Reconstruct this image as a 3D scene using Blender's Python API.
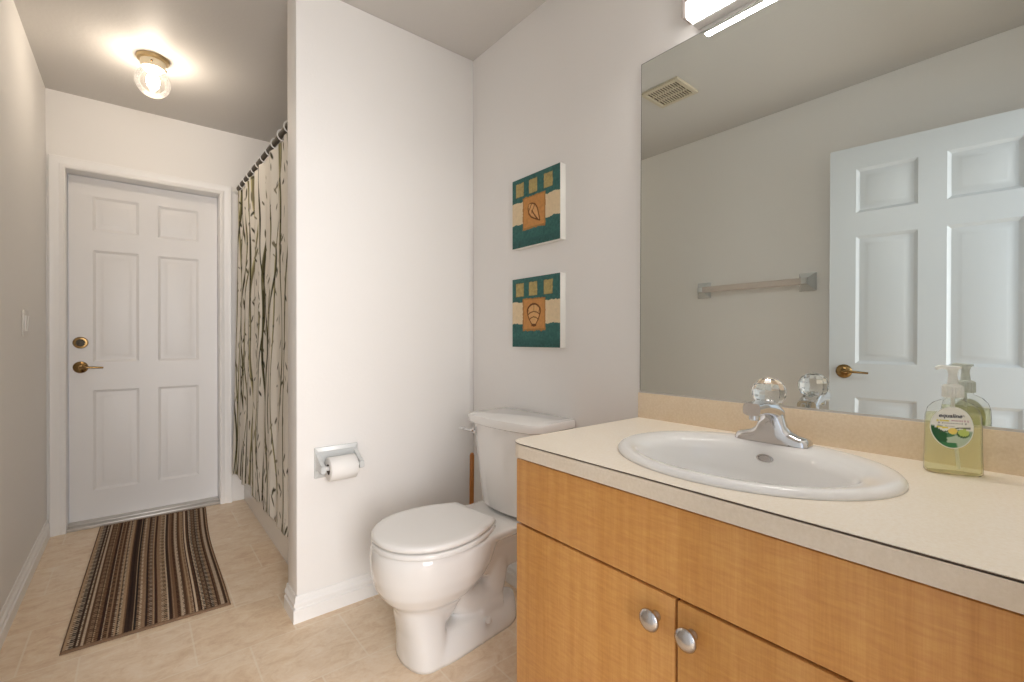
import bpy, bmesh, math, random
import numpy as np
from mathutils import Vector, Matrix
random.seed(7); rng = np.random.default_rng(11)
SC = bpy.context.scene
COL = SC.collection
PI = math.pi
for o in list(bpy.data.objects): bpy.data.objects.remove(o, do_unlink=True)

# ------------------------------------------------------------------ camera, world, lights, exposure
CAM_H = 1.0746
cd = bpy.data.cameras.new('camera'); cam = bpy.data.objects.new('camera', cd); COL.objects.link(cam)
cd.sensor_fit = 'HORIZONTAL'; cd.sensor_width = 36.0; cd.lens = 462.19/1024*36.0; cd.clip_start = 0.01
_t, _p = math.radians(39.056), -0.0033
_f = Vector((math.sin(_t)*math.cos(_p), math.cos(_t)*math.cos(_p), math.sin(_p)))
_r = Vector((math.cos(_t), -math.sin(_t), 0)); _u = _r.cross(_f)
m = Matrix((( _r.x,_u.x,-_f.x,0),(_r.y,_u.y,-_f.y,0),(_r.z,_u.z,-_f.z,CAM_H),(0,0,0,1)))
cam.matrix_world = m
SC.camera = cam

W = bpy.data.worlds.new('world'); SC.world = W; W.use_nodes = True
W.node_tree.nodes['Background'].inputs[0].default_value = (0.80, 0.88, 1.0, 1)
W.node_tree.nodes['Background'].inputs[1].default_value = 1.0

def area(name, loc, target, sx, sy, power, color):
    l = bpy.data.lights.new(name, 'AREA'); l.shape = 'RECTANGLE'; l.size = sx; l.size_y = sy; l.energy = power; l.color = color
    o = bpy.data.objects.new(name, l); COL.objects.link(o); o.location = loc
    o.rotation_euler = (Vector(target)-Vector(loc)).to_track_quat('-Z', 'Y').to_euler()
    return o
area('doorway_fill', (-0.12, -2.1, 1.35), (0.25, 1.0, 1.05), 1.3, 2.0, 88, (1.0, 0.965, 0.945))  # unseen area lamp added behind the camera as fill through the doorway

SC.view_settings.view_transform = 'Standard'; SC.view_settings.look = 'None'
SC.view_settings.gamma = 1.0; SC.view_settings.use_curve_mapping = False
SC.view_settings.exposure = 0.18
SC.cycles.use_denoising = True
SC.cycles.max_bounces = 14; SC.cycles.diffuse_bounces = 6; SC.cycles.glossy_bounces = 8
SC.cycles.transmission_bounces = 10; SC.cycles.transparent_max_bounces = 16
SC.cycles.sample_clamp_indirect = 4.0; SC.cycles.blur_glossy = 0.3
BULB_E, VAN_E = 128.0, 11.0

# ------------------------------------------------------------------ materials
def lin(c):
    c = np.asarray(c, float)/255.0
    return np.where(c <= .04045, c/12.92, ((c+.055)/1.055)**2.4)
def L4(c): return tuple(float(x) for x in lin(c)) + (1.0,)

def mat(name, col, rough=.5, metal=0.0, spec=.5, **kw):
    M = bpy.data.materials.new(name); M.use_nodes = True
    b = M.node_tree.nodes['Principled BSDF']
    b.inputs['Base Color'].default_value = tuple(col)+(1,) if len(col) == 3 else col
    b.inputs['Roughness'].default_value = rough; b.inputs['Metallic'].default_value = metal
    b.inputs['Specular IOR Level'].default_value = spec
    for k, v in kw.items(): b.inputs[k].default_value = v
    return M
class NT:
    def __init__(s, M): s.M = M; s.t = M.node_tree; s.b = s.t.nodes['Principled BSDF']
    def n(s, ty, **kw):
        x = s.t.nodes.new(ty)
        for k, v in kw.items(): setattr(x, k, v)
        return x
    def l(s, a, b): s.t.links.new(a, b)
    def coord(s, scale=(1, 1, 1), rot=(0, 0, 0)):
        tc = s.n('ShaderNodeTexCoord'); mp = s.n('ShaderNodeMapping')
        mp.inputs['Scale'].default_value = scale; mp.inputs['Rotation'].default_value = rot
        s.l(tc.outputs['Object'], mp.inputs[0]); return mp.outputs[0]
    def noise(s, vec, scale, detail=4, rough=.5, dist=0.0):
        x = s.n('ShaderNodeTexNoise'); x.inputs['Scale'].default_value = scale; x.inputs['Detail'].default_value = detail
        x.inputs['Roughness'].default_value = rough; x.inputs['Distortion'].default_value = dist
        s.l(vec, x.inputs['Vector']); return x.outputs['Fac']
    def ramp(s, fac, stops):
        x = s.n('ShaderNodeValToRGB'); e = x.color_ramp.elements
        while len(e) < len(stops): e.new(.5)
        for el, (p, c) in zip(e, stops): el.position = p; el.color = c if len(c) == 4 else tuple(c)+(1,)
        s.l(fac, x.inputs[0]); return x.outputs[0]
    def mix(s, a, b, fac, mode='MIX'):
        x = s.n('ShaderNodeMix', data_type='RGBA', blend_type=mode)
        for v, i in ((a, 6), (b, 7)):
            if hasattr(v, 'is_linked'): s.l(v, x.inputs[i])
            else: x.inputs[i].default_value = v
        if hasattr(fac, 'is_linked'): s.l(fac, x.inputs[0])
        else: x.inputs[0].default_value = fac
        return x.outputs[2]
    def bump(s, h, strength=.1, dist=.002):
        x = s.n('ShaderNodeBump'); x.inputs['Strength'].default_value = strength; x.inputs['Distance'].default_value = dist
        s.l(h, x.inputs['Height']); s.l(x.outputs[0], s.b.inputs['Normal'])

def wall_mat(name, col, bump=.25, sc=120):
    M = mat(name, col, .55, spec=.25); n = NT(M); v = n.coord()
    n.bump(n.noise(v, sc, 3), bump, .0015); return M
M_wall = wall_mat('wall_paint', (.84, .825, .805))
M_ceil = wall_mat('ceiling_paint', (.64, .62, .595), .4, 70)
M_trim = mat('trim_paint', (.86, .85, .835), .35)
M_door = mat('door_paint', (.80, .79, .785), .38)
M_door2 = mat('door_paint_dimmed', (.64, .68, .71), .38)  # door paint with dimmer, bluer light put into its colour
M_porc = mat('white_porcelain', (.86, .85, .83), .08, **{'Coat Weight': .3, 'Coat Roughness': .03})
M_seat = mat('white_seat_plastic', (.85, .84, .82), .22)
M_tub = mat('tub_enamel', (.86, .85, .83), .18)
M_chrome = mat('chrome', (.72, .72, .73), .07, 1.0)
M_nickel = mat('satin_nickel', (.55, .53, .52), .24, 1.0)
M_brass = mat('antique_brass', (.30, .19, .08), .25, 1.0)
M_gold = mat('pale_brass', (.62, .47, .26), .3, .8)
M_bronze = mat('dark_bronze', (.052, .036, .013), .45, .2)
M_alum = mat('brushed_aluminium', (.60, .58, .55), .4, .6)
M_cream = mat('cream_plastic', (.62, .55, .42), .45)
M_white = mat('white_plastic', (.80, .79, .77), .35)
M_ceram = mat('pale_ceramic', (.63, .65, .65), .15)
M_tissue = mat('tissue_paper', (.86, .85, .83), .9, spec=.1)
M_dark = mat('dark_recess', (.02, .016, .012), .8)
M_gap = mat('gap_shade', (.022, .007, .004), .8)  # near-black colour standing in for shade between the cabinet fronts
M_seam = mat('brown_seam', (.13, .09, .06), .6)
M_card = mat('brown_cardboard', (.10, .07, .05), .9)
M_ivory = mat('ivory_enamel', (.82, .72, .52), .3)
M_canvas = mat('canvas_edge', (.80, .79, .74), .8)
M_rubber = mat('black_rubber', (.03, .028, .027), .6)
M_plate = mat('switch_plastic', (.76, .74, .71), .4)
M_frame = mat('taupe_metal', (.42, .38, .36), .35, .5)
M_pan = mat('fixture_grey', (.78, .77, .76), .4, .2)

def paint_mat(name, rough=.8, sheen=0.0, bump=None, spec=.2):
    M = mat(name, (.8, .8, .8), rough, spec=spec); n = NT(M)
    a = n.n('ShaderNodeAttribute'); a.attribute_name = 'print'
    n.l(a.outputs['Color'], n.b.inputs['Base Color'])
    if bump: n.bump(n.noise(n.coord(), bump, 2), .35, .001)
    return M
M_curtain = paint_mat('printed_cloth', .85, bump=900)
M_rug = paint_mat('woven_rug', .95, bump=700, spec=.05)
M_art = paint_mat('painted_canvas', .6, bump=500)
M_label = paint_mat('printed_label', .35, spec=.4)

def floor_mat():
    M = mat('beige_vinyl_tile', (.6, .5, .4), .38, spec=.35); n = NT(M)
    v = n.coord()
    br = n.n('ShaderNodeTexBrick'); br.offset = .5; br.squash = 1.0
    n.l(n.coord((1, 1, 1), (0, 0, 0)), br.inputs['Vector'])
    br.inputs['Scale'].default_value = 1.0; br.inputs['Brick Width'].default_value = .305; br.inputs['Row Height'].default_value = .305
    br.inputs['Mortar Size'].default_value = .0035; br.inputs['Mortar Smooth'].default_value = .4
    br.inputs['Color1'].default_value = (.36, .36, .36, 1); br.inputs['Color2'].default_value = (.60, .60, .60, 1); br.inputs['Mortar'].default_value = (.5, .5, .5, 1)
    big = n.noise(v, 3.2, 6, .6, .6); st = n.noise(n.coord((1, 1.5, 1), (0, 0, .5)), 13, 9, .72, .8); fine = n.noise(v, 90, 3)
    c = n.ramp(big, [(.25, L4((222, 196, 166))), (.5, L4((233, 212, 186))), (.75, L4((241, 226, 206)))])
    c2 = n.ramp(st, [(.34, L4((206, 174, 138))), (.52, L4((234, 213, 186))), (.70, L4((248, 236, 218)))])
    c = n.mix(c, c2, .5)
    c = n.mix(c, br.outputs['Color'], .28, 'OVERLAY')
    c = n.mix(c, n.ramp(fine, [(.3, (.42, .42, .42, 1)), (.7, (.58, .58, .58, 1))]), .35, 'OVERLAY')
    c = n.mix(c, L4((242, 230, 212)), n.ramp(br.outputs['Fac'], [(0, (0, 0, 0, 1)), (1, (.50, .50, .50, 1))]))
    n.l(c, n.b.inputs['Base Color'])
    n.bump(n.noise(v, 60, 4), .12, .001)
    return M
M_floor = floor_mat()

def wood_mat(name, dark, light, ripple=.35):
    M = mat(name, (.5, .3, .1), .34, spec=.4); n = NT(M)
    g = n.noise(n.coord((1, 3.2, .10)), 14, 5, .55, .25)          # long vertical figure
    r = n.noise(n.coord((6, 7, 48)), 3.2, 3, .6, .35)             # cross-grain ripple
    f = n.noise(n.coord((1, 60, 2.2)), 9, 2)                       # fine pores
    c = n.ramp(g, [(.28, dark), (.72, light)])
    c = n.mix(c, n.ramp(r, [(.32, (.36, .36, .36, 1)), (.68, (.64, .64, .64, 1))]), ripple, 'OVERLAY')
    c = n.mix(c, n.ramp(f, [(.35, (.40, .40, .40, 1)), (.6, (.54, .54, .54, 1))]), .3, 'OVERLAY')
    n.l(c, n.b.inputs['Base Color']); n.bump(f, .05, .0005)
    return M
M_wood = wood_mat('maple_laminate', L4((202, 143, 75)), L4((218, 163, 97)))
M_stick = wood_mat('varnished_stick', L4((150, 88, 30)), L4((190, 125, 58)), .1)

def laminate(name, c1, c2, sc, rough=.35):
    M = mat(name, (.6, .5, .4), rough, spec=.4); n = NT(M)
    f = n.noise(n.coord(), sc, 6, .7); g = n.noise(n.coord(), sc*.12, 3)
    c = n.ramp(f, [(.35, c1), (.65, c2)])
    c = n.mix(c, n.ramp(g, [(.3, (.46, .46, .46, 1)), (.7, (.54, .54, .54, 1))]), .5, 'OVERLAY')
    n.l(c, n.b.inputs['Base Color']); return M
M_ctop = laminate('beige_laminate_top', L4((236, 224, 205)), L4((243, 234, 220)), 160)
M_cedge = laminate('beige_laminate_edge', L4((222, 209, 189)), L4((230, 218, 200)), 160)
M_splash = laminate('tan_laminate', L4((226, 206, 176)), L4((236, 218, 192)), 160)

def mirror_mat():
    M = mat('mirror_glass', (.735, .775, .75), 0.0, 1.0); return M
M_mirror = mirror_mat()
M_medge = mat('mirror_edge', (.10, .10, .085), .3, .5)

def emis(name, col, s):
    M = bpy.data.materials.new(name); M.use_nodes = True; t = M.node_tree; t.nodes.remove(t.nodes['Principled BSDF'])
    e = t.nodes.new('ShaderNodeEmission'); e.inputs[0].default_value = tuple(col)+(1,); e.inputs[1].default_value = s
    t.links.new(e.outputs[0], t.nodes['Material Output'].inputs[0]); return M
M_bulb = emis('lit_bulb', (1.0, .86, .71), BULB_E)
M_diff = emis('lit_diffuser', (1.0, .95, .90), VAN_E)
M_lens = emis('lit_lower_lens', (1.0, .95, .90), VAN_E*8)

def thin_clear(name, tint=(.96, .97, .96), gloss=.12, rough=.03, diffuse=0.0, dcol=(.8, .8, .8)):
    M = bpy.data.materials.new(name); M.use_nodes = True; t = M.node_tree; t.nodes.remove(t.nodes['Principled BSDF'])
    tr = t.nodes.new('ShaderNodeBsdfTransparent'); tr.inputs[0].default_value = tuple(tint)+(1,)
    gl = t.nodes.new('ShaderNodeBsdfGlossy'); gl.inputs['Roughness'].default_value = rough
    lw = t.nodes.new('ShaderNodeLayerWeight'); lw.inputs['Blend'].default_value = gloss
    mx = t.nodes.new('ShaderNodeMixShader')
    t.links.new(lw.outputs['Fresnel'], mx.inputs[0]); t.links.new(tr.outputs[0], mx.inputs[1]); t.links.new(gl.outputs[0], mx.inputs[2])
    out = mx.outputs[0]
    if diffuse:
        df = t.nodes.new('ShaderNodeBsdfTranslucent'); df.inputs[0].default_value = tuple(dcol)+(1,)
        d2 = t.nodes.new('ShaderNodeBsdfDiffuse'); d2.inputs[0].default_value = tuple(dcol)+(1,)
        ma = t.nodes.new('ShaderNodeMixShader'); ma.inputs[0].default_value = .5
        t.links.new(df.outputs[0], ma.inputs[1]); t.links.new(d2.outputs[0], ma.inputs[2])
        mb = t.nodes.new('ShaderNodeMixShader'); mb.inputs[0].default_value = diffuse
        t.links.new(out, mb.inputs[1]); t.links.new(ma.outputs[0], mb.inputs[2]); out = mb.outputs[0]
    t.links.new(out, t.nodes['Material Output'].inputs[0]); return M
M_globe = thin_clear('frosted_globe_glass', (.97, .96, .94), .30, .12, .012, (.95, .93, .90))
M_bottle = thin_clear('clear_bottle_plastic', (.985, .99, .975), .04, .04, .05)
M_liquid = thin_clear('yellow_green_soap', (.99, .995, .89), .05, .03, .24, (.93, .93, .60))
M_pump = thin_clear('translucent_pump_plastic', (.95, .95, .92), .1, .2, .82, (.93, .94, .92))
M_bar = thin_clear('clear_acrylic_bar', (.95, .93, .91), .12, .1, .62, (.86, .80, .76))
M_acryl = mat('clear_acrylic', (1, 1, 1), .015, **{'Transmission Weight': 1.0, 'IOR': 1.47})

# ------------------------------------------------------------------ mesh helpers
def new_bm(): return bmesh.new()
def set_parent(o, p): o.parent = p
def smooth_mesh(me, ang=40):
    if hasattr(me, 'shade_smooth'): me.shade_smooth()
    me.set_sharp_from_angle(angle=math.radians(ang))
def obj(name, bm, m, parent=None, smooth=40, loc=None, rotz=0, mats=None, me=None):
    if me is None:
        bmesh.ops.recalc_face_normals(bm, faces=bm.faces[:]) if len(bm.faces) else None
        me = bpy.data.meshes.new(name); bm.to_mesh(me); bm.free()
    for x in (mats or [m]): me.materials.append(x)
    if smooth: smooth_mesh(me, smooth)
    o = bpy.data.objects.new(name, me); COL.objects.link(o)
    if parent is not None: o.parent = parent
    if loc is not None: o.location = loc
    if rotz: o.rotation_euler.z = rotz
    return o
def tag(o, label, cat, group=None):
    o['label'] = label; o['category'] = cat
    if group: o['group'] = group
    return o
def thing(name, label, cat, loc=(0, 0, 0), rotz=0, group=None):
    o = bpy.data.objects.new(name, None); o.empty_display_size = .05; COL.objects.link(o)
    o.location = loc; o.rotation_euler = (0, 0, rotz); return tag(o, label, cat, group)
def struct(o, label=None):
    o['kind'] = 'structure'
    if label: o['label'] = label
    return o
def box(bm, x0, x1, y0, y1, z0, z1, bev=0, seg=2, mi=0):
    r = bmesh.ops.create_cube(bm, size=1)
    vs = r['verts']
    for v in vs: v.co = Vector(((x0+x1)/2+v.co.x*(x1-x0), (y0+y1)/2+v.co.y*(y1-y0), (z0+z1)/2+v.co.z*(z1-z0)))
    fs = {f for v in vs for f in v.link_faces}
    for f in fs: f.material_index = mi
    if bev:
        es = list({e for v in vs for e in v.link_edges})
        bmesh.ops.bevel(bm, geom=es, offset=bev, segments=seg, affect='EDGES', profile=.5)
    return vs
def loft(bm, rings, cap=True, closed=True, mi=0):
    R = [[bm.verts.new(p) for p in ring] for ring in rings]
    n = len(R[0])
    for a, b in zip(R, R[1:]):
        for i in range(n if closed else n-1):
            j = (i+1) % n
            f = bm.faces.new((a[i], a[j], b[j], b[i])); f.material_index = mi
    if cap:
        for ring in (R[0][::-1], R[-1]):
            f = bm.faces.new(ring); f.material_index = mi
    return R
def circ(c, r, n=24, ax='z', ry=None):
    ry = r if ry is None else ry; out = []
    for i in range(n):
        a = 2*PI*i/n; u, v = r*math.cos(a), ry*math.sin(a)
        out.append({'z': (c[0]+u, c[1]+v, c[2]), 'y': (c[0]+u, c[1], c[2]+v), 'x': (c[0], c[1]+u, c[2]+v)}[ax])
    return out
def lathe(bm, c, prof, ax='z', n=32, mi=0):
    """prof: (radius, offset along ax) list"""
    rings = []
    for r, h in prof:
        cc = list(c); cc['xyz'.index(ax)] += h
        rings.append(circ(cc, max(r, 1e-4), n, ax))
    loft(bm, rings, mi=mi)
def tube(bm, pts, r, n=12, cap=True, squash=None):
    pts = [Vector(p) for p in pts]; rr = r if isinstance(r, (list, tuple)) else [r]*len(pts)
    t0 = (pts[1]-pts[0]).normalized(); up = Vector((0, 0, 1)) if abs(t0.z) < .9 else Vector((1, 0, 0))
    nx = t0.cross(up).normalized(); rings = []
    for i, p in enumerate(pts):
        t = (pts[min(i+1, len(pts)-1)]-pts[max(i-1, 0)]).normalized()
        nx = (nx-t*nx.dot(t)).normalized(); ny = t.cross(nx)
        s = squash or 1
        rings.append([p+(nx*math.cos(2*PI*k/n)+ny*math.sin(2*PI*k/n)*s)*rr[i] for k in range(n)])
    loft(bm, rings, cap)
def spline(pts, n=8):
    P = [Vector(p) for p in pts]; P = [2*P[0]-P[1]]+P+[2*P[-1]-P[-2]]; out = []
    for i in range(1, len(P)-2):
        for k in range(n):
            t = k/n; a, b, c, d = P[i-1:i+3]
            out.append(.5*((2*b)+(c-a)*t+(2*a-5*b+4*c-d)*t*t+(3*b-a-3*c+d)*t**3))
    out.append(P[-2]); return out
def grid_mesh(name, X, Y, Z, colors=None, back=None):
    """X,Y,Z arrays (nv,nu) -> mesh with per-vertex 'print' colour"""
    nv, nu = X.shape
    co = np.stack([X, Y, Z], -1).reshape(-1, 3)
    idx = np.arange(nv*nu).reshape(nv, nu)
    f = np.stack([idx[:-1, :-1], idx[:-1, 1:], idx[1:, 1:], idx[1:, :-1]], -1).reshape(-1, 4)
    me = bpy.data.meshes.new(name); me.from_pydata(co.tolist(), [], f.tolist())
    if colors is not None:
        at = me.attributes.new('print', 'FLOAT_COLOR', 'POINT')
        c = np.ones((nv*nu, 4), np.float32); c[:, :3] = colors.reshape(-1, 3)
        at.data.foreach_set('color', c.ravel())
    me.update(); return me
def solidify(o, t, off=-1):
    md = o.modifiers.new('thickness', 'SOLIDIFY'); md.thickness = t; md.offset = off; return o

# ------------------------------------------------------------------ room shell
XL, YD, XM, YP, XPE, YPB, H = -.3833, 3.547, 1.284, 1.8804, .470, 2.012, 2.44
YF = -.008
bm = new_bm(); box(bm, -1.2, 1.45, -2.6, 3.80, -.05, 0); struct(obj('floor', bm, M_floor, smooth=0), 'beige mottled vinyl tile floor')
bm = new_bm(); box(bm, XL-.12, XM+.12, YF-.12, YD+.14, H, H+.06); struct(obj('ceiling', bm, M_ceil, smooth=0), 'flat pale taupe ceiling')
bm = new_bm(); box(bm, XL-.12, XL, YF-.12, YD+.14, 0, H); struct(obj('wall_left', bm, M_wall, smooth=0), 'plain white left wall')
bm = new_bm(); box(bm, XM, XM+.12, YF-.12, YD+.14, 0, H); struct(obj('wall_right', bm, M_wall, smooth=0), 'white wall behind toilet, pictures and mirror')
DX0, DX1, DZ = -.306, .420, 2.022
bm = new_bm(); box(bm, XL, DX0-.012, YD, YD+.14, 0, H); box(bm, DX1+.012, XM, YD, YD+.14, 0, H); box(bm, DX0-.012, DX1+.012, YD, YD+.14, DZ+.012, H)
struct(obj('wall_back', bm, M_wall, smooth=0), 'white end wall around the closed door')
bm = new_bm(); box(bm, XPE, XM, YP, YPB, 0, H, .006, 2); struct(obj('wall_partition', bm, M_wall, smooth=30), 'white partition wall beside the toilet')
EX0, EX1 = -.300, .500
bm = new_bm(); box(bm, XL, EX0, YF-.12, YF, 0, H); box(bm, EX1, XM, YF-.12, YF, 0, H); box(bm, EX0, EX1, YF-.12, YF, 2.06, H)
struct(obj('wall_front', bm, M_wall, smooth=0), 'white entrance wall with open doorway')

def base_profile(h=.096, t=.0145):
    return [(0, 0), (t, 0), (t, h*.50), (t*.62, h*.54), (t*.62, h*.60), (t*.86, h*.64), (t*.86, h*.74), (t*.42, h*.84), (t*.42, h*.92), (t*.25, h), (0, h)]
def baseboard(name, path, label):
    """path: list of (x, y); wall on the left of travel direction... offset to the right"""
    bm = new_bm(); pr = base_profile(); P = [Vector((x, y, 0)) for x, y in path]; rings = []
    for i, p in enumerate(P):
        d0 = (P[i]-P[i-1]).normalized() if i else None; d1 = (P[i+1]-P[i]).normalized() if i < len(P)-1 else None
        n0 = Vector((d0.y, -d0.x, 0)) if d0 else None; n1 = Vector((d1.y, -d1.x, 0)) if d1 else None
        if n0 and n1: nn = (n0+n1); nn = nn/ (nn.dot(n0))
        else: nn = n0 or n1
        rings.append([p+nn*a+Vector((0, 0, b)) for a, b in pr])
    loft(bm, rings)
    return struct(obj(name, bm, M_trim, smooth=30), label)
baseboard('baseboard_left', [(XL, YF), (XL, YD)], 'white baseboard along the left wall')
bm = new_bm(); pr = base_profile(); rings = []
for (x, y, nx, ny) in ((XPE, YPB, -1, 0), (XPE, YP, -1, -1), (XM-.0145, YP, 0, -1)):
    rings.append([(x+nx*a, y+ny*a, b) for a, b in pr])
loft(bm, rings); struct(obj('baseboard_partition', bm, M_trim, smooth=30), 'white baseboard around the partition wall')
bm = new_bm(); loft(bm, [[(XM-a, y, b) for a, b in pr] for y in (.915, YP)]); struct(obj('baseboard_right', bm, M_trim, smooth=30), 'white baseboard behind the toilet')

# --- door casings
def casing(name, x0, x1, ztop, y, wl, wr, wt, label, dirn=-1):
    bm = new_bm()
    # profile across the width (0 inner edge -> 1 outer edge): projection
    pr = [(0, 0), (0, .012), (.12, .016), (.30, .014), (.38, .011), (.55, .013), (.75, .019), (.95, .020), (1, .017), (1, 0)]
    def ring(px, pz, wx, wz): return [(px+wx*u, y+dirn*d, pz+wz*u) for u, d in pr]
    loft(bm, [ring(x0, 0, -wl, 0), ring(x0, ztop, -wl, wt), ring(x1, ztop, wr, wt), ring(x1, 0, wr, 0)])
    return struct(obj(name, bm, M_trim, smooth=30), label)
casing('trim_1', DX0, DX1, DZ, YD, .066, .066, .060, 'white moulded casing around the closed door')
bm = new_bm()
for a in ((DX0-.012, DX0, 0, DZ+.012), (DX1, DX1+.012, 0, DZ+.012), (DX0, DX1, DZ, DZ+.012)):
    box(bm, a[0], a[1], YD+.001, YD+.139, a[2], a[3])
struct(obj('trim_2', bm, M_trim, smooth=0), 'white door jamb inside the casing')
bm = new_bm(); box(bm, DX0, DX1, YD-.006, YD+.139, 0, .018, .004); box(bm, DX0, DX1, YD+.03, YD+.10, .018, .026, .003)
struct(obj('trim_3', bm, M_alum, smooth=30), 'metal door threshold')

# --- six-panel door leaf
def panel_leaf(w, h, t, panels, dep=.009):
    """leaf in local coords: x 0..w, y 0 (front) .. t, z 0..h ; panelled on both faces"""
    bm = new_bm()
    xs = sorted({0, w, *[p[0] for p in panels], *[p[1] for p in panels]}); zs = sorted({0, h, *[p[2] for p in panels], *[p[3] for p in panels]})
    for side in (0, 1):
        Y = lambda d: d if side == 0 else t-d
        for xa, xb in zip(xs, xs[1:]):
            for za, zb in zip(zs, zs[1:]):
                if any(xa >= p[0]-1e-6 and xb <= p[1]+1e-6 and za >= p[2]-1e-6 and zb <= p[3]+1e-6 for p in panels): continue
                bm.faces.new([bm.verts.new(q) for q in ((xa, Y(0), za), (xb, Y(0), za), (xb, Y(0), zb), (xa, Y(0), zb))])
        for (a, b, c, d) in panels:
            rings = []
            for ins, dp in ((0, 0), (.003, .002), (.014, dep), (.026, dep), (.046, .0025), (.049, .002)):
                rings.append([(a+ins, Y(dp), c+ins), (b-ins, Y(dp), c+ins), (b-ins, Y(dp), d-ins), (a+ins, Y(dp), d-ins)])
            R = loft(bm, rings, cap=False); bm.faces.new(R[-1])
    for q in (((0, 0, 0), (w, 0, 0), (w, t, 0), (0, t, 0)), ((0, 0, h), (w, 0, h), (w, t, h), (0, t, h)), ((0, 0, 0), (0, 0, h), (0, t, h), (0, t, 0)), ((w, 0, 0), (w, 0, h), (w, t, h), (w, t, 0))):
        bm.faces.new([bm.verts.new(p) for p in q])
    bmesh.ops.remove_doubles(bm, verts=bm.verts[:], dist=1e-5)
    return bm
def lever_handle(parent, x, y, z, sx=1, sy=-1, name='door_handle', mats=M_brass):
    """rosette on a face at local y looking along sy; lever runs along sx"""
    h = new_bm(); lathe(h, (x, y, z), [(.034, 0), (.034, sy*.004), (.030, sy*.009), (.018, sy*.013), (.012, sy*.016), (.011, sy*.042), (.0, sy*.043)], 'y', 28)
    o = obj(name, h, mats, parent)
    b = new_bm(); P = spline([(x, y+sy*.036, z), (x+sx*.018, y+sy*.046, z+.001), (x+sx*.055, y+sy*.046, z-.001), (x+sx*.100, y+sy*.042, z-.004)], 5)
    tube(b, P, [.0105-.004*i/(len(P)-1) for i in range(len(P))], 12, squash=.75); obj('lever', b, mats, o)
    return o
DW, DH = DX1-DX0-.006, DZ-.030
stile, mull = .103, .092
pw = (DW-2*stile-mull)/2
def six(W_, H_, st, mu, zr):
    p = (W_-2*st-mu)/2; out = []
    for x in (st, st+p+mu):
        for a, b in zr: out.append((x, x+p, a, b))
    return out
YLF = YD+.095
bm = panel_leaf(DW, DH, .040, six(DW, DH, stile, mull, ((.163, .752), (.915, 1.572), (1.685, 1.885))))
d1 = obj('door_1', bm, M_door, smooth=25, loc=(DX0+.003, YLF, .026)); struct(d1, 'closed white six panel door at the end of the room')
h1 = lever_handle(d1, .050, 0, .888)
bm = new_bm(); lathe(bm, (.050, 0, 1.030), [(.034, 0), (.034, -.006), (.030, -.012), (.022, -.013), (.021, -.009), (0, -.009)], 'y', 28)
db = obj('deadbolt', bm, M_brass, d1)
bm = new_bm(); lathe(bm, (.050, 0, 1.030), [(.0205, -.0085), (.0205, -.0098), (.012, -.0102), (.011, -.0150), (0, -.0152)], 'y', 24); obj('thumb_turn', bm, M_bronze, db)

# --- the open entrance door (seen in the mirror)
W2, H2 = .765, 2.025
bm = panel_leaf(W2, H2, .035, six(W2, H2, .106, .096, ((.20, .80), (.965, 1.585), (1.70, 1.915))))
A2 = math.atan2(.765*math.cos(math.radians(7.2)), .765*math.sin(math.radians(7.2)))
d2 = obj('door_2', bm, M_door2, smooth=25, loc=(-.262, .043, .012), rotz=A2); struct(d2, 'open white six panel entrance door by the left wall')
lever_handle(d2, W2-.062, 0, .925, sx=-1)
lever_handle(d2, W2-.062, .035, .925, sx=-1, sy=1)
bm = new_bm(); box(bm, W2-.001, W2+.0015, .008, .027, .895, .955, .002); obj('latch_plate', bm, M_brass, d2)

# --- entrance doorway trim
bm = new_bm()
for a in ((EX0, EX0+.015, 0, 2.06), (EX1-.015, EX1, 0, 2.06), (EX0+.015, EX1-.015, 2.045, 2.06)): box(bm, a[0], a[1], YF-.12, YF, a[2], a[3])
struct(obj('trim_4', bm, M_trim, smooth=0), 'white jamb of the entrance doorway')

# ------------------------------------------------------------------ bathtub
t = thing('bathtub', 'white bathtub behind the shower curtain and partition', 'bathtub', (.92, 2.78, 0))
bm = new_bm(); tx0, tx1, ty0, ty1, th = .545-.92, XM-.003-.92, YPB+.003-2.78, YD-.003-2.78, .37
def rrect(x0, x1, y0, y1, z, r, n=5):
    out = []
    for cx, cy, a0 in ((x1-r, y1-r, 0), (x0+r, y1-r, PI/2), (x0+r, y0+r, PI), (x1-r, y0+r, 1.5*PI)):
        for k in range(n+1):
            a = a0+PI/2*k/n; out.append((cx+r*math.cos(a), cy+r*math.sin(a), z))
    return out
loft(bm, [rrect(tx0+.012, tx1, ty0, ty1, 0, .004), rrect(tx0+.012, tx1, ty0, ty1, th-.05, .004), rrect(tx0, tx1, ty0, ty1, th-.03, .006), rrect(tx0, tx1, ty0, ty1, th-.006, .01), rrect(tx0+.006, tx1-.002, ty0+.002, ty1-.002, th, .012),
          rrect(tx0+.07, tx1-.05, ty0+.07, ty1-.09, th, .12), rrect(tx0+.085, tx1-.065, ty0+.09, ty1-.12, th-.02, .12), rrect(tx0+.13, tx1-.11, ty0+.14, ty1-.30, .09, .12), rrect(tx0+.18, tx1-.16, ty0+.20, ty1-.36, .06, .10)])
obj('tub_shell', bm, M_tub, t, 35)
bm = new_bm(); lathe(bm, (0, ty0+.35, .0605), [(.03, 0), (.03, .003), (.02, .005), (0, .005)]); obj('drain', bm, M_chrome, t)

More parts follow.
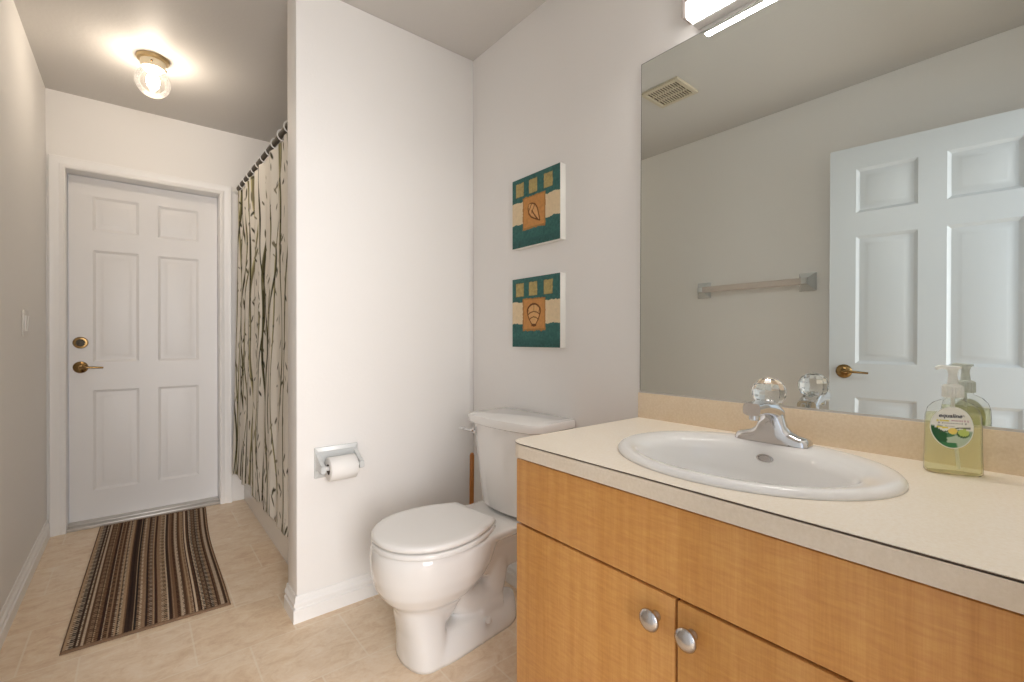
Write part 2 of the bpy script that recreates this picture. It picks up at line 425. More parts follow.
# ------------------------------------------------------------------ shower rod, rings, curtain
def rod_pt(y): s = (y-YPB)/(YD-YPB); return Vector((.52, y, 2.008+.060*s))
t = thing('shower_curtain_rod', 'dark bronze shower curtain rod between end wall and partition', 'curtain rod', (.52, 2.78, 2.03))
O_ = Vector((.52, 2.78, 2.03))
bm = new_bm(); tube(bm, [rod_pt(YPB+.004)-O_, rod_pt(YD-.004)-O_], .0125, 20); obj('rod', bm, M_bronze, t)
for yy, s in ((YPB, 1), (YD, -1)):
    bm = new_bm(); p = rod_pt(yy)-O_; lathe(bm, tuple(p), [(.030, 0), (.030, s*.006), (.018, s*.018), (.014, s*.030)], 'y', 24); obj('flange', bm, M_white, t)
C0, C1 = 2.035, 3.470
ring0 = None
NR = 12
for i in range(NR):
    y = C0+.03+(C1-C0-.05)*i/(NR-1); p = rod_pt(y)
    if ring0 is None:
        b = new_bm(); P = [(.021*math.cos(a), .004*math.sin(a*1.0), -.008+.026*math.sin(a)) for a in np.linspace(0, 2*PI, 25)]
        tube(b, P, .0032, 8); ring0 = obj('curtain_ring', b, M_white); r = ring0
    else:
        r = ring0.copy(); COL.objects.link(r)
    r.location = p; r.rotation_euler.z = random.uniform(-.25, .25)
    pos = 'nearest the partition' if i == 0 else 'nearest the end wall' if i == NR-1 else ['', 'second', 'third', 'fourth', 'fifth', 'sixth', 'seventh', 'eighth', 'ninth', 'tenth', 'eleventh'][i]+' from the partition'
    tag(r, 'white plastic curtain ring on the bronze rod, '+pos, 'curtain ring', 'white rings on the shower rod')

def paint_curtain(nu, nv, WF, HF):
    u = np.linspace(0, WF, nu)[None, :]; v = np.linspace(0, HF, nv)[:, None]
    U, V = np.broadcast_to(u, (nv, nu)), np.broadcast_to(v, (nv, nu))
    base = lin((226, 221, 211)); C = np.ones((nv, nu, 3))*base
    r = np.random.default_rng(5)
    def stem(x0, w, amp, fr, ph, col, v0=0, v1=9, taper=True, lean=0):
        xc = x0+amp*np.sin(fr*V+ph)+amp*.4*np.sin(fr*2.3*V+ph*2)+lean*(V-.9)
        ww = w*(1+.25*np.sin(V*9+ph))
        seg = np.abs(((V*4.2+ph) % 1)-.5) > .47
        d = np.abs(U-xc)
        m = np.clip((ww-d)/.0025+.5, 0, 1)*(V > v0)*(V < v1)
        k = np.where(d < ww*.35, .85, 1.0)*np.where(seg, .4, 1.0)
        # lighter core on one side for a brushed look
        c = col[None, None, :]*(1.0+1.3*np.clip((U-xc)/ww, -0.15, 1)[..., None])
        return m, c*k[..., None]
    xs = []
    x = .03
    while x < WF-.02:
        xs.append(x); x += r.uniform(.050, .115)*(1.45-1.0*x/WF)
    cols = [lin((98, 94, 62)), lin((118, 113, 80)), lin((74, 71, 46)), lin((136, 130, 98))]
    for i, x in enumerate(xs):
        v0 = 0 if r.random() < .7 else r.uniform(0, 1.0); v1 = 9 if r.random() < .72 else r.uniform(.9, 1.7)
        m, c = stem(x, r.uniform(.0070, .0150), r.uniform(.022, .055), r.uniform(3.0, 6.5), r.uniform(0, 6), cols[r.integers(0, 4)], v0, v1, lean=r.uniform(-.02, .02))
        C = C*(1-m[..., None])+c*m[..., None]
    du, dv = WF/(nu-1), HF/(nv-1)
    for _ in range(400):
        lu, lv = r.uniform(0, WF), r.uniform(0, HF); L = r.uniform(.016, .038); wd = L*r.uniform(.2, .34); a = r.uniform(-1.1, 1.1)+PI/2
        i0, i1 = max(0, int((lu-.045)/du)), min(nu, int((lu+.045)/du)+2); j0, j1 = max(0, int((lv-.045)/dv)), min(nv, int((lv+.045)/dv)+2)
        if i1 <= i0 or j1 <= j0: continue
        uu, vv = U[j0:j1, i0:i1]-lu, V[j0:j1, i0:i1]-lv
        p, q = uu*math.cos(a)+vv*math.sin(a), -uu*math.sin(a)+vv*math.cos(a)
        m = np.clip((1-np.sqrt((p/L)**2+(q/wd)**2))*3, 0, 1)[..., None]
        col = [lin((92, 88, 66)), lin((126, 120, 98)), lin((66, 64, 46))][r.integers(0, 3)]
        C[j0:j1, i0:i1] = C[j0:j1, i0:i1]*(1-m)+col*m
    # darker clumps (grass tufts) near the hem
    for _ in range(34):
        lu = r.uniform(0, WF); h = r.uniform(.05, .13); a = r.uniform(-.35, .35); w = r.uniform(.0025, .005)
        xc = lu+a*V; m = (np.clip((w*(1-V/h)-np.abs(U-xc))/.002+.5, 0, 1)*(V < h))[..., None]
        C = C*(1-m)+lin((62, 58, 42))*m
    return C
nu, nv = 520, 300
s = np.linspace(0, 1, nu)[None, :]; k = np.linspace(0, 1, nv)[:, None]       # k: 0 hem -> 1 top
yy = C0+(C1-C0)*s+0*k
ztop = 2.008+.060*(yy-YPB)/(YD-YPB)-.034-.006*np.cos((s*(NR-1)+.0)*2*PI)*-1
zhem = .232-.04*s**6+.010*np.sin(s*21)+.006*np.sin(s*47+1)
zz = zhem+(ztop-zhem)*k
amp = .006+.014*k**.5*1.0
ph = s*(NR-1)*2*PI
xx = .520-.028*(1-k)**1.2+(amp*np.cos(ph)*k**2*.6)+.009*np.sin(s*30+.6*k+1.0)*(1-.45*k)+.004*np.sin(s*63-1.2*k)*(1-.2*k)
yy = yy+.010*np.sin(s*29+1)*(1-k)*.8
xx = xx-.010*np.clip((s-.93)/.07, 0, 1)*(1-k)
xx = np.minimum(xx, .539)
me = grid_mesh('shower_curtain', xx, yy, zz+0*s, paint_curtain(nu, nv, 1.62, 1.82))
cur = obj('shower_curtain', None, M_curtain, smooth=80, me=me)
tag(cur, 'cream shower curtain printed with dark olive stems and leaves', 'shower curtain')
solidify(cur, .0012, 0)

# ------------------------------------------------------------------ rug
RW, RL = .502, 1.350
nu, nv = 210, 300
def paint_rug():
    r = np.random.default_rng(21); C = np.zeros((nv, nu, 3))
    pal = [(74, 50, 42), (54, 42, 38), (128, 100, 78), (178, 152, 124), (214, 196, 172), (98, 76, 60), (154, 128, 104), (46, 43, 44), (190, 172, 152), (66, 52, 46), (92, 70, 56)]
    u = np.linspace(0, RW, nu); x = 0.0; v = np.linspace(0, RL, nv)
    last = -1
    while x < RW:
        w = r.choice([.004, .005, .0065, .008, .011]); j = r.integers(0, len(pal))
        while j == last or (last in (0, 1, 7) and j in (0, 1, 7)): j = r.integers(0, len(pal))
        last = j; sel = (u >= x) & (u < x+w); c = np.ones((nv, 3))*lin(pal[j])
        if r.random() < .68:
            alt = lin(pal[r.integers(0, len(pal))])*.9; d = ((v/.0150+r.random()) % 1) < .48; c[d] = c[d]*.12+alt*.88
        C[:, sel] = c[:, None, :]; x += w
    C *= r.uniform(.86, 1.12, (nv, nu, 1))
    b = lin((128, 104, 84))
    C[(v < .012) | (v > RL-.012)] = b; C[:, u < .006] = lin((104, 82, 66)); C[:, u > RW-.007] = lin((118, 92, 72))
    return C
uu = np.linspace(0, RW, nu)[None, :]; vv = np.linspace(0, RL, nv)[:, None]
wav = .010*np.sin(vv/RL*PI*1.0+.2)*(uu/RW)**1.5*-1+.004*np.sin(vv*5+.5)*(uu/RW)
X_ = uu-RW/2+wav+0*vv; Y_ = vv-RL/2+0*uu
Z_ = .0075+.0008*np.sin(uu*2*PI/.010)+.0015*np.sin(vv*4+uu*5)+0*uu*vv
Z_[0], Z_[-1], Z_[:, 0], Z_[:, -1] = .001, .001, .001, .001
rug = obj('bath_rug', None, M_rug, smooth=60, me=grid_mesh('bath_rug', X_, Y_, Z_, paint_rug()), loc=(.063, 2.850, 0), rotz=-.030)
tag(rug, 'striped brown and beige woven rug on the floor before the door', 'rug')

# ------------------------------------------------------------------ globe ceiling light
t = thing('ceiling_light', 'round glass globe ceiling light near the closed door', 'light', (.063, 2.848, H))
bm = new_bm(); lathe(bm, (0, 0, 0), [(.066, 0), (.067, -.006), (.062, -.014), (.050, -.017)], n=40); obj('canopy', bm, M_gold, t)
bm = new_bm(); lathe(bm, (0, 0, 0), [(.050, -.015), (.051, -.030), (.047, -.052), (.040, -.053)], n=36); obj('collar', bm, M_ivory, t)
for a in (.4, 2.5, 4.6):
    bm = new_bm(); p = (.055*math.cos(a), .055*math.sin(a), -.036); bmesh.ops.create_uvsphere(bm, u_segments=10, v_segments=6, radius=.005, matrix=Matrix.Translation(p)); obj('screw', bm, M_brass, t)
bm = new_bm(); prof = []
for a in np.linspace(math.radians(34), PI, 26): prof.append((.072*math.sin(a), -.115+.072*math.cos(a)))
prof = [(.038, -.040)]+prof
lathe(bm, (0, 0, 0), prof, n=40); obj('globe_shade', bm, M_globe, t, 80)
bm = new_bm(); lathe(bm, (0, 0, 0), [(.012, -.060), (.014, -.075), (.024, -.095), (.027, -.110), (.024, -.126), (.012, -.136), (0, -.138)], n=24); obj('bulb', bm, M_bulb, t, 80)

# ------------------------------------------------------------------ vanity light above the mirror
t = thing('vanity_light', 'bright bar light fixture on the wall above the mirror', 'light', (XM, .448, 2.0))
y0, y1 = -.264, .264
bm = new_bm(); box(bm, -.039, -.0005, y0, y1, -.018, .118, .003); obj('base_pan', bm, M_pan, t, 30)
bm = new_bm(); pr = [(-.0392, -.012), (-.066, -.012), (-.0712, -.008), (-.0715, .05), (-.0712, .108), (-.066, .112), (-.0392, .112)]
loft(bm, [[(a, y, b) for a, b in pr] for y in (y0+.001, y1-.001)]); o = obj('diffuser', bm, M_diff, t, 30, mats=[M_diff, M_lens])
for p in o.data.polygons:
    if p.normal.z < -.9: p.material_index = 1
for y, yy in ((y0-.026, y0-.0005), (y1+.0005, y1+.026)):
    bm = new_bm(); box(bm, -.050, -.0005, y, yy, .010, .122, .003); obj('end_cap', bm, M_frame, t, 30)
bm = new_bm(); box(bm, -.0775, -.0717, y0, y1, .030, .041, .002); box(bm, -.0775, -.0717, y0, y1, .106, .118, .002); obj('front_trim', bm, M_frame, t, 30)

# ------------------------------------------------------------------ mirror
MY0, MY1, MZ0, MZ1 = .0, .906, .9035, 1.970
t = thing('wall_mirror', 'large frameless wall mirror above the sink', 'mirror', (XM, .453, MZ0))
bm = new_bm()
hy = (MY1-MY0)/2; hh = MZ1-MZ0
A = [(-.013, -hy, 0), (-.013, hy, 0), (-.006, hy, hh), (-.006, -hy, hh)]; B = [(-.008, -hy, 0), (-.008, hy, 0), (-.001, hy, hh), (-.001, -hy, hh)]
loft(bm, [A, B])
bm.faces.ensure_lookup_table(); bm.normal_update()
bmesh.ops.recalc_face_normals(bm, faces=bm.faces[:])
bmesh.ops.inset_individual(bm, faces=[f for f in bm.faces if f.normal.x < -.9], thickness=.0022)
o = obj('glass', bm, M_medge, t, 0, mats=[M_medge, M_mirror])
for p in o.data.polygons:
    if p.normal.x < -.9 and p.area > .3: p.material_index = 1
bm = new_bm(); box(bm, -.016, -.0005, -hy, hy, -.0008, .004); obj('bottom_channel', bm, M_alum, t, 0)

# ------------------------------------------------------------------ vanity cabinet
XC, ZC, XF = .7202, .8228, .732
VY0, VY1 = -.002, .884
t = thing('vanity_cabinet', 'maple vanity cabinet under the beige countertop', 'cabinet', (1.0, .441, 0))
ox, oy = 1.0, .441
def vb(x0, x1, y0, y1, z0, z1, b=.0015): bm = new_bm(); box(bm, x0-ox, x1-ox, y0-oy, y1-oy, z0, z1, b); return bm
bm = new_bm()
for q in ((XF+.020, XM-.002, VY0, VY0+.018, .10, .783), (XF+.020, XM-.002, VY1-.018, VY1, .10, .783), (XF+.020, XM-.002, VY0+.018, VY1-.018, .10, .118), (XM-.012, XM-.002, VY0+.018, VY1-.018, .118, .783), (XF+.075, XF+.090, VY0, VY1, 0, .10), (XF+.020, XF+.036, VY0+.018, VY1-.018, .60, .783)):
    box(bm, q[0]-ox, q[1]-ox, q[2]-oy, q[3]-oy, q[4], q[5])
for q in ((VY0, VY0+.018), (VY1-.018, VY1)): box(bm, XF+.090-ox, XM-.002-ox, q[0]-oy, q[1]-oy, 0, .10)
obj('carcass', bm, M_wood, t, 0)
obj('gap_shade_sheet', vb(XF+.014, XF+.0195, VY0+.002, VY1-.002, .112, .782, 0), M_gap, t, 0)  # dark sheet added behind the fronts so the gaps look shaded
G = .0028; YS, ZG = .4465, .621
obj('drawer_front', vb(XF, XF+.016, VY0, VY1, ZG+G, .7795), M_wood, t, 30)
for nm, ya, yb, ky in (('door', YS+G, VY1, .486), ('door', VY0, YS-G, .415)):
    d = obj(nm, vb(XF, XF+.016, ya, yb, .105, ZG-G), M_wood, t, 30)
    bm = new_bm(); lathe(bm, (XF-ox, ky-oy, .573), [(.0095, .001), (.0095, -.003), (.007, -.006), (.0065, -.015), (.013, -.018), (.0192, -.0205), (.0200, -.0232), (.0188, -.0258), (.0125, -.0302), (.006, -.0320), (0, -.0324)], 'x', 36); obj('knob', bm, M_nickel, d, 50)

# ------------------------------------------------------------------ countertop with backsplash
SX, SY, SA, SB = .984, .4495, .2235, .2690        # sink centre and half axes (x, y)
t = thing('countertop', 'beige laminate countertop with short tan backsplash', 'countertop', (1.0, .441, .785))
cy0, cy1, cx0, cx1, zt, zb_ = -.004, .9035, XC, XM-.002, ZC-.785, .7865-.785
R_ = .045
def corner_pts(z, ins=0):
    pts = [(cx1, cy0), (cx0+ins, cy0)]
    for kk in range(9):
        a = PI-PI/2*kk/8; pts.append((cx0+R_+(R_-ins)*math.cos(a), cy1-R_+(R_-ins)*math.sin(a)))
    pts.append((cx1, cy1-ins)); return [(x-ox, y-oy, z) for x, y in pts]
bm = new_bm()
outer = [bm.verts.new(p) for p in corner_pts(zt)]
hole = [bm.verts.new((SX-ox+(SA-.022)*math.cos(2*PI*i/64), SY-oy+(SB-.022)*math.sin(2*PI*i/64), zt)) for i in range(64)]
eo = [bm.edges.new((outer[i], outer[(i+1) % len(outer)])) for i in range(len(outer))]
eh = [bm.edges.new((hole[i], hole[(i+1) % 64])) for i in range(64)]
bmesh.ops.triangle_fill(bm, edges=eo+eh, use_beauty=True)
bmesh.ops.recalc_face_normals(bm, faces=bm.faces[:])
if sum(f.normal.z for f in bm.faces) < 0: bmesh.ops.reverse_faces(bm, faces=bm.faces[:])
res = bmesh.ops.extrude_face_region(bm, geom=bm.faces[:])
for v in [g for g in res['geom'] if isinstance(g, bmesh.types.BMVert)]: v.co.z -= .004
obj('top_sheet', bm, M_ctop, t, 30)
bm = new_bm()                                       # dark seam line where the sheet meets the edge strip
loft(bm, [corner_pts(zt-.0036, .0012), corner_pts(zt-.0024, -.0004), corner_pts(zt-.0010, -.0004)], cap=False); obj('seam', bm, M_seam, t, 30)
bm = new_bm()
pa, pb = corner_pts(zt-.0022, 0), corner_pts(zb_, 0); qa, qb = corner_pts(zt-.0042, .020), corner_pts(zb_, .020)
n_ = len(pa); V = [[bm.verts.new(p) for p in ring] for ring in (pa, pb, qb, qa)]
for i in range(1, n_-1):
    for a_, b_ in ((0, 1), (1, 2), (2, 3), (3, 0)):
        bm.faces.new((V[a_][i], V[a_][i+1], V[b_][i+1], V[b_][i]))
obj('edge_strip', bm, M_cedge, t, 30)
bm = new_bm(); box(bm, XM-.0205-ox, XM-.001-ox, cy0-oy, .908-oy, zt-.001, .9025-.785, .0012); obj('backsplash', bm, M_splash, t, 30)

# ------------------------------------------------------------------ sink
t = thing('sink', 'white oval drop-in sink set in the countertop', 'sink', (SX, SY, ZC))
bm = new_bm(); rings = []
def ell(a, b, z, dx=0): return [(dx+a*math.cos(2*PI*i/72), b*math.sin(2*PI*i/72), z) for i in range(72)]
back = lambda f: .055*f
prof = [(.0, .0, .0005, 0), (-.001, -.001, .006, 0), (-.006, -.006, .0115, 0), (-.014, -.014, .0135, 0), (-.024, -.024, .0125, 0)]
for da, db, z, dx in prof: rings.append(ell(SA+da, SB+db, z, dx))
for a, b, z, dx in ((.159, .217, .0105, -.030), (.152, .210, .004, -.031), (.145, .201, -.012, -.031), (.145, .203, -.05, -.031), (.130, .180, -.095, -.030), (.100, .135, -.128, -.026), (.060, .075, -.142, -.020), (.024, .024, -.146, -.015), (.022, .022, -.152, -.015)):
    rings.append(ell(a, b, z, dx))
loft(bm, rings, cap=False)
bm.faces.ensure_lookup_table(); bm.edges.ensure_lookup_table()
o = obj('basin', bm, M_porc, t, 60); solidify(o, .006, -1)
bm = new_bm(); lathe(bm, (-.015, 0, -.149), [(.021, 0), (.021, .004), (.016, .005), (.015, .002), (0, .002)]); obj('drain', bm, M_chrome, t)
bm = new_bm(); lathe(bm, (0, 0, 0), [(.0145, 0), (.0145, .002), (.011, .0028), (.010, .001), (0, .001)], 'x', 24)
for v in bm.verts: v.co.z *= .62; v.co.y *= 1.25; v.co.x = -v.co.x
o = obj('overflow', bm, M_nickel, t); o.location = (.113, -.001, -.016); o.rotation_euler = (0, .22, 0)

# ------------------------------------------------------------------ faucet
FX, FY, FZ = 1.157, .457, ZC+.0125
t = thing('faucet', 'chrome single-handle faucet with clear acrylic knob on the sink rim', 'faucet', (FX, FY, FZ))
bm = new_bm(); rings = []
ys = [-.081, -.079, -.072, -.058, -.042, -.030, -.021, 0, .021, .030, .042, .058, .072, .079, .081]
hs = [.006, .012, .018, .021, .027, .038, .070, .081, .070, .038, .027, .021, .018, .012, .006]
ds = [.012, .018, .023, .025, .026, .026, .026, .026, .026, .026, .026, .025, .023, .018, .012]
for y, hgt, d in zip(ys, hs, ds):
    tw = 1-.35*min(1, hgt/.07); ring = []
    for a, b in ((-1, 0), (-1, .30), (-.92, .62), (-.70, .88), (-.35, .98), (0, 1), (.35, .98), (.70, .88), (.92, .62), (1, .30), (1, 0)):
        k_ = 1-(1-tw)*b; ring.append((d*a*k_, y, hgt*b))
    rings.append(ring)
loft(bm, rings); obj('body', bm, M_chrome, t, 50)
bm = new_bm(); P = spline([(.014, 0, .060), (-.020, 0, .078), (-.065, 0, .086), (-.108, 0, .085)], 6); rings = []
for i, p in enumerate(P):
    f = i/(len(P)-1); w, hgt = .023-.004*f, .019-.005*f
    rings.append([(p.x, w*math.copysign(abs(math.cos(a))**.6, math.cos(a)), p.z+hgt*math.copysign(abs(math.sin(a))**.6, math.sin(a))) for a in np.linspace(0, 2*PI, 20, endpoint=False)])
loft(bm, rings); obj('spout', bm, M_chrome, t, 50)
bm = new_bm(); lathe(bm, (-.093, 0, .076), [(.0105, 0), (.0115, -.002), (.0115, -.014), (.009, -.016), (0, -.015)], n=20); obj('aerator', bm, M_chrome, t)
bm = new_bm(); lathe(bm, (-.014, 0, .076), [(.020, 0), (.019, .006), (.012, .010), (.010, .016), (0, .016)], n=24); obj('collar', bm, M_chrome, t)
bm = new_bm(); bmesh.ops.create_uvsphere(bm, u_segments=12, v_segments=7, radius=.0365)
for v in bm.verts:
    v.co.z *= .97
    if v.co.z < -.027: v.co.z = -.027
for v in bm.verts: v.co += Vector((-.026, -.003, .1175))
k_ = obj('knob', bm, M_acryl, t, 0)
bm = new_bm(); lathe(bm, (-.024, -.002, .0895), [(.008, 0), (.010, .004), (.010, .014), (.006, .018), (0, .018)], n=16); obj('knob_core', bm, M_chrome, k_)
bm = new_bm(); lathe(bm, (.034, 0, .0), [(.003, 0), (.003, .062), (.006, .064), (.006, .072), (.003, .074)], n=12); obj('pop_up_rod', bm, M_chrome, t)

# ------------------------------------------------------------------ soap dispenser
t = thing('soap_dispenser', 'clear pump bottle of yellow-green hand soap beside the sink', 'soap dispenser', (1.196, .153, ZC), math.radians(-66))
def sup(w, d, z, n=40, e=2.9):
    return [(w*math.copysign(abs(math.cos(a))**(2/e), math.cos(a)), d*math.copysign(abs(math.sin(a))**(2/e), math.sin(a)), z) for a in np.linspace(0, 2*PI, n, endpoint=False)]
bw, bd = .0415, .0225
prof = [(.94, .93, .0005), (1, 1, .004), (1, 1, .020), (.985, .97, .030), (.975, .95, .06), (.97, .95, .09), (.95, .93, .108), (.86, .88, .122), (.68, .78, .132), (.42, .62, .137), (.30, .52, .139), (.29, .51, .148)]
bm = new_bm(); loft(bm, [sup(bw*a, bd*b, z, e=2.9 if z < .125 else 2.2) for a, b, z in prof]); obj('bottle', bm, M_bottle, t, 60)
bm = new_bm(); loft(bm, [sup((bw-.0015)*a, (bd-.0015)*b, z) for a, b, z in [(.94, .92, .003), (1, 1, .006), (1, 1, .020), (.985, .97, .030), (.975, .95, .06), (.97, .95, .09), (.955, .93, .104), (.93, .92, .1125)]]); obj('liquid_soap', bm, M_liquid, t, 60)
bm = new_bm(); rings = []
for z, r_ in ((.142, .0125), (.143, .0150), (.163, .0150), (.166, .0130), (.168, .008), (.182, .0065), (.184, .006)):
    rings.append([((r_*(1+(.05 if i % 2 else -.03)*(.142 < z < .165)))*math.cos(2*PI*i/36), (r_*(1+(.05 if i % 2 else -.03)*(.142 < z < .165)))*math.sin(2*PI*i/36), z) for i in range(36)])
loft(bm, rings); obj('collar', bm, M_pump, t, 30)
bm = new_bm(); lathe(bm, (0, 0, 0), [(.0060, .182), (.0068, .190), (.0085, .1955), (.0118, .1975), (.0122, .2005), (.008, .2018), (0, .2022)], n=24)
tube(bm, spline([(-.004, 0, .1985), (-.015, -.001, .2000), (-.022, -.002, .1990), (-.0255, -.002, .1962)], 4), [.0036]*9+[.0032]*4, 12); obj('pump_head', bm, M_pump, t, 50)
bm = new_bm(); tube(bm, [(.0, .002, .145), (.004, .003, .07), (.010, .004, .008)], .0028, 10); obj('dip_tube', bm, M_pump, t, 50)
# label: an oval patch that follows the curved front
n1, n2 = 61, 61
a_ = np.linspace(0, 1, n1)[:, None]; th_ = np.linspace(0, 2*PI, n2)[None, :]
LX, LZ = .0300*a_*np.cos(th_), .0390*a_*np.sin(th_)
def label_paint(x, z):
    u, v = x/.0300, z/.0390
    C = np.ones(x.shape+(3,))*lin((236, 236, 228))
    def put(m, c): C[m] = lin(c)
    put((np.abs(v-.20) < .012) & (u > -.72) & (u < .78), (150, 150, 150)); put((np.abs(v-.06) < .012) & (u > -.72) & (u < .1), (170, 170, 168))
    put((np.abs(v-.31) < .03) & (u > -.72) & (u < -.15), (226, 214, 60)); put((np.abs(v+.02) < .03) & (u > -.72) & (u < -.2), (230, 216, 70))
    put((np.abs(v-.33) < .02) & (u > -.05) & (u < .75), (196, 160, 170)); put((np.abs(v-.58) < .02) & (u > .4) & (u < .6), (150, 150, 150))
    hill = -.18+.10*np.sin(u*3+.4)
    put(v < hill, (150, 176, 150)); put((v < hill-.06) & (u < .1), (70, 122, 84)); put((v < hill-.28) & (u > -.3), (186, 204, 180))
    put((v < -.30-.5*(u+.2)*(u < 0)) & (u < -.25), (34, 92, 50)); put((np.abs(v-hill-.03-.10*(u > -.2)*(u+.2)) < .025) & (u > -.7) & (u < .95), (58, 82, 52))
    put(((u-.02)/.22)**2+((v+.17)/.15)**2 < 1, (240, 216, 112)); put(((u-.50)/.30)**2+((v+.27)/.20)**2 < 1, (52, 96, 42)); put(((u-.52)/.27)**2+((v+.22)/.17)**2 < 1, (190, 208, 110))
    put((v < -.72) & (u < .2), (60, 128, 78))
    put((u**2+v**2) > .93, (225, 228, 220))
    return C
def front_y(x, off): return -(bd*.955)*(1-np.clip(np.abs(x)/(bw*.975), 0, 1)**2.9)**(1/2.9)-off
lab = obj('label', None, M_label, t, 80, me=grid_mesh('label', LX-.007, front_y(LX-.007, .0008), LZ+.0885, label_paint(LX, LZ)))
fc = bpy.data.curves.new('lettering', 'FONT'); fc.body = 'equaline'; fc.size = .0098; fc.align_x = 'CENTER'; fc.extrude = .0001; fc.offset = .00018; fc.shear = .2
fo = bpy.data.objects.new('lettering_source', fc); COL.objects.link(fo)
bpy.context.view_layer.update()
me = bpy.data.meshes.new_from_object(fo.evaluated_get(bpy.context.evaluated_depsgraph_get()))
bpy.data.objects.remove(fo, do_unlink=True)
M_ink = mat('dark_ink', L4((34, 40, 66)), .5)
me.materials.clear()
for v in me.vertices:
    x, y, z = v.co; v.co = (x-.010, float(front_y(np.array(x-.010), .0012))-z, y+.0885+.0185)
obj('lettering', None, M_ink, lab, 0, me=me)

# ------------------------------------------------------------------ toilet
t = thing('toilet', 'white two-piece toilet with closed lid between partition and vanity', 'toilet', (.920, 1.424, 0), math.radians(2.5))
def egg(xf, xb, hw, z, n=48, e=2.15, skew=.0):
    xm, a = (xf+xb)/2, (xb-xf)/2; out = []
    for i in range(n):
        th2 = 2*PI*i/n; c, s_ = math.cos(th2), math.sin(th2)
        x = xm+a*math.copysign(abs(c)**(2/e), c); y = hw*math.copysign(abs(s_)**(2/e), s_)
        out.append((x, y, z))
    return out
bm = new_bm()
loft(bm, [egg(-.236, -.06, .074, .12), egg(-.253, -.03, .086, .165), egg(-.272, .0, .108, .200), egg(-.298, .03, .136, .226), egg(-.322, .07, .158, .262), egg(-.334, .10, .172, .305), egg(-.338, .115, .178, .345), egg(-.338, .12, .179, .372), egg(-.332, .12, .175, .394), egg(-.322, .11, .167, .398)])
def foot(z, g, n=30, x0=-.242, x1=.245):
    top = []
    for i in range(n+1):
        f = i/n; x = x0+(x1-x0)*(.5-.5*math.cos(PI*f)); w = .108-.030*max(0, (x+.10)/(x1+.10))
        if x < -.10: w *= max(0, 1-((-.10-x)/(-.10-x0))**2.4)**.5
        if x > .14: w *= max(0, 1-((x-.14)/(x1-.14))**2.2)**.5
        top.append((x, w))
    P = [(x, w) for x, w in top]+[(x, -w) for x, w in top[::-1][1:-1]]
    return [(x*(1-.04*g)-.0, y*(1-g), z) for x, y in P]
loft(bm, [foot(0, 0), foot(.020, .02), foot(.045, .10), foot(.066, .22), foot(.080, .36), foot(.086, .52)])
loft(bm, [egg(-.240, -.092, .105, .0, e=2.5), egg(-.240, -.094, .102, .03, e=2.5), egg(-.244, -.100, .095, .10, e=2.5), egg(-.255, -.098, .090, .16, e=2.6), egg(-.262, -.090, .092, .205, e=2.5)])
tube(bm, spline([(-.16, 0, .23), (-.07, 0, .185), (.0, 0, .135), (.07, 0, .110), (.125, 0, .135), (.145, 0, .205), (.155, 0, .29), (.175, 0, .385)], 6), [.060-.004*i/42 for i in range(43)], 20)
tube(bm, spline([(.05, 0, .075), (.10, 0, .085), (.145, 0, .070)], 5), .066, 18)
loft(bm, [rrect(.02, .345, -.115, .115, .352, .03), rrect(-.01, .350, -.150, .150, .378, .04), rrect(-.01, .350, -.155, .155, .395, .04), rrect(.0, .345, -.150, .150, .402, .035)])
loft(bm, [rrect(.04, .28, -.040, .040, .20, .02), rrect(.02, .32, -.065, .065, .30, .02), rrect(.0, .345, -.105, .105, .372, .03)])
o = obj('bowl', bm, M_porc, t, 60)
rm = o.modifiers.new('weld', 'REMESH'); rm.mode = 'VOXEL'; rm.voxel_size = .0042; rm.use_smooth_shade = True
sm = o.modifiers.new('soften', 'SMOOTH'); sm.factor = .5; sm.iterations = 26
bpy.context.view_layer.update()
me = bpy.data.meshes.new_from_object(o.evaluated_get(bpy.context.evaluated_depsgraph_get()))
o.modifiers.clear(); o.data = me
for v in me.vertices:
    if v.co.z < .009: v.co.z = 0.0
for p in me.polygons: p.use_smooth = True
for s_ in (-1, 1):
    bm = new_bm(); lathe(bm, (.055, s_*.088, .062), [(.013, 0), (.013, .008), (.009, .016), (0, .018)], n=16); obj('bolt_cap', bm, M_white, t)
# seat + lid share a slightly skewed hinge frame
HX = .075
def lid_out(xf, xb, hw, hb, n=40):
    xs_ = [xf+(xb-xf)*(1-math.cos(PI*i/n*.5))for i in range(n+1)] ; top = []
    xs_ = [xf+(xb-xf)*(i/n)**1.9 for i in range(n+1)]
    for x in xs_:
        tt = (x-xf)/(xb-xf)
        if tt < .5: h_ = hw*math.sqrt(max(0, 1-((.5-tt)/.5)**2.15))
        else: h_ = hw-(hw-hb)*((tt-.5)/.5)**2.0
        top.append((x, h_))
    return top
def lid_ring(z, ins=0, xf=-.338, xb=.062, hw=.178, hb=.112):
    top = lid_out(xf+ins, xb-ins, hw-ins, hb-ins*.6)
    pts = [(x, h_) for x, h_ in top]+[(x, -h_) for x, h_ in top[::-1][:-1]]
    ca, sa = math.cos(math.radians(2.6)), math.sin(math.radians(2.6))
    return [(HX+(x-HX)*ca-y*sa, (x-HX)*sa+y*ca, z) for x, y in pts]
bm = new_bm(); loft(bm, [lid_ring(.402, .006), lid_ring(.404, .001), lid_ring(.412, 0), lid_ring(.417, .003), lid_ring(.418, .008)]); obj('seat', bm, M_seat, t, 50)
bm = new_bm(); loft(bm, [lid_ring(.4230, .010), lid_ring(.4236, .004), lid_ring(.427, .001), lid_ring(.434, .001), lid_ring(.4395, .004), lid_ring(.442, .011), lid_ring(.4430, .030)]); obj('lid', bm, M_seat, t, 50)
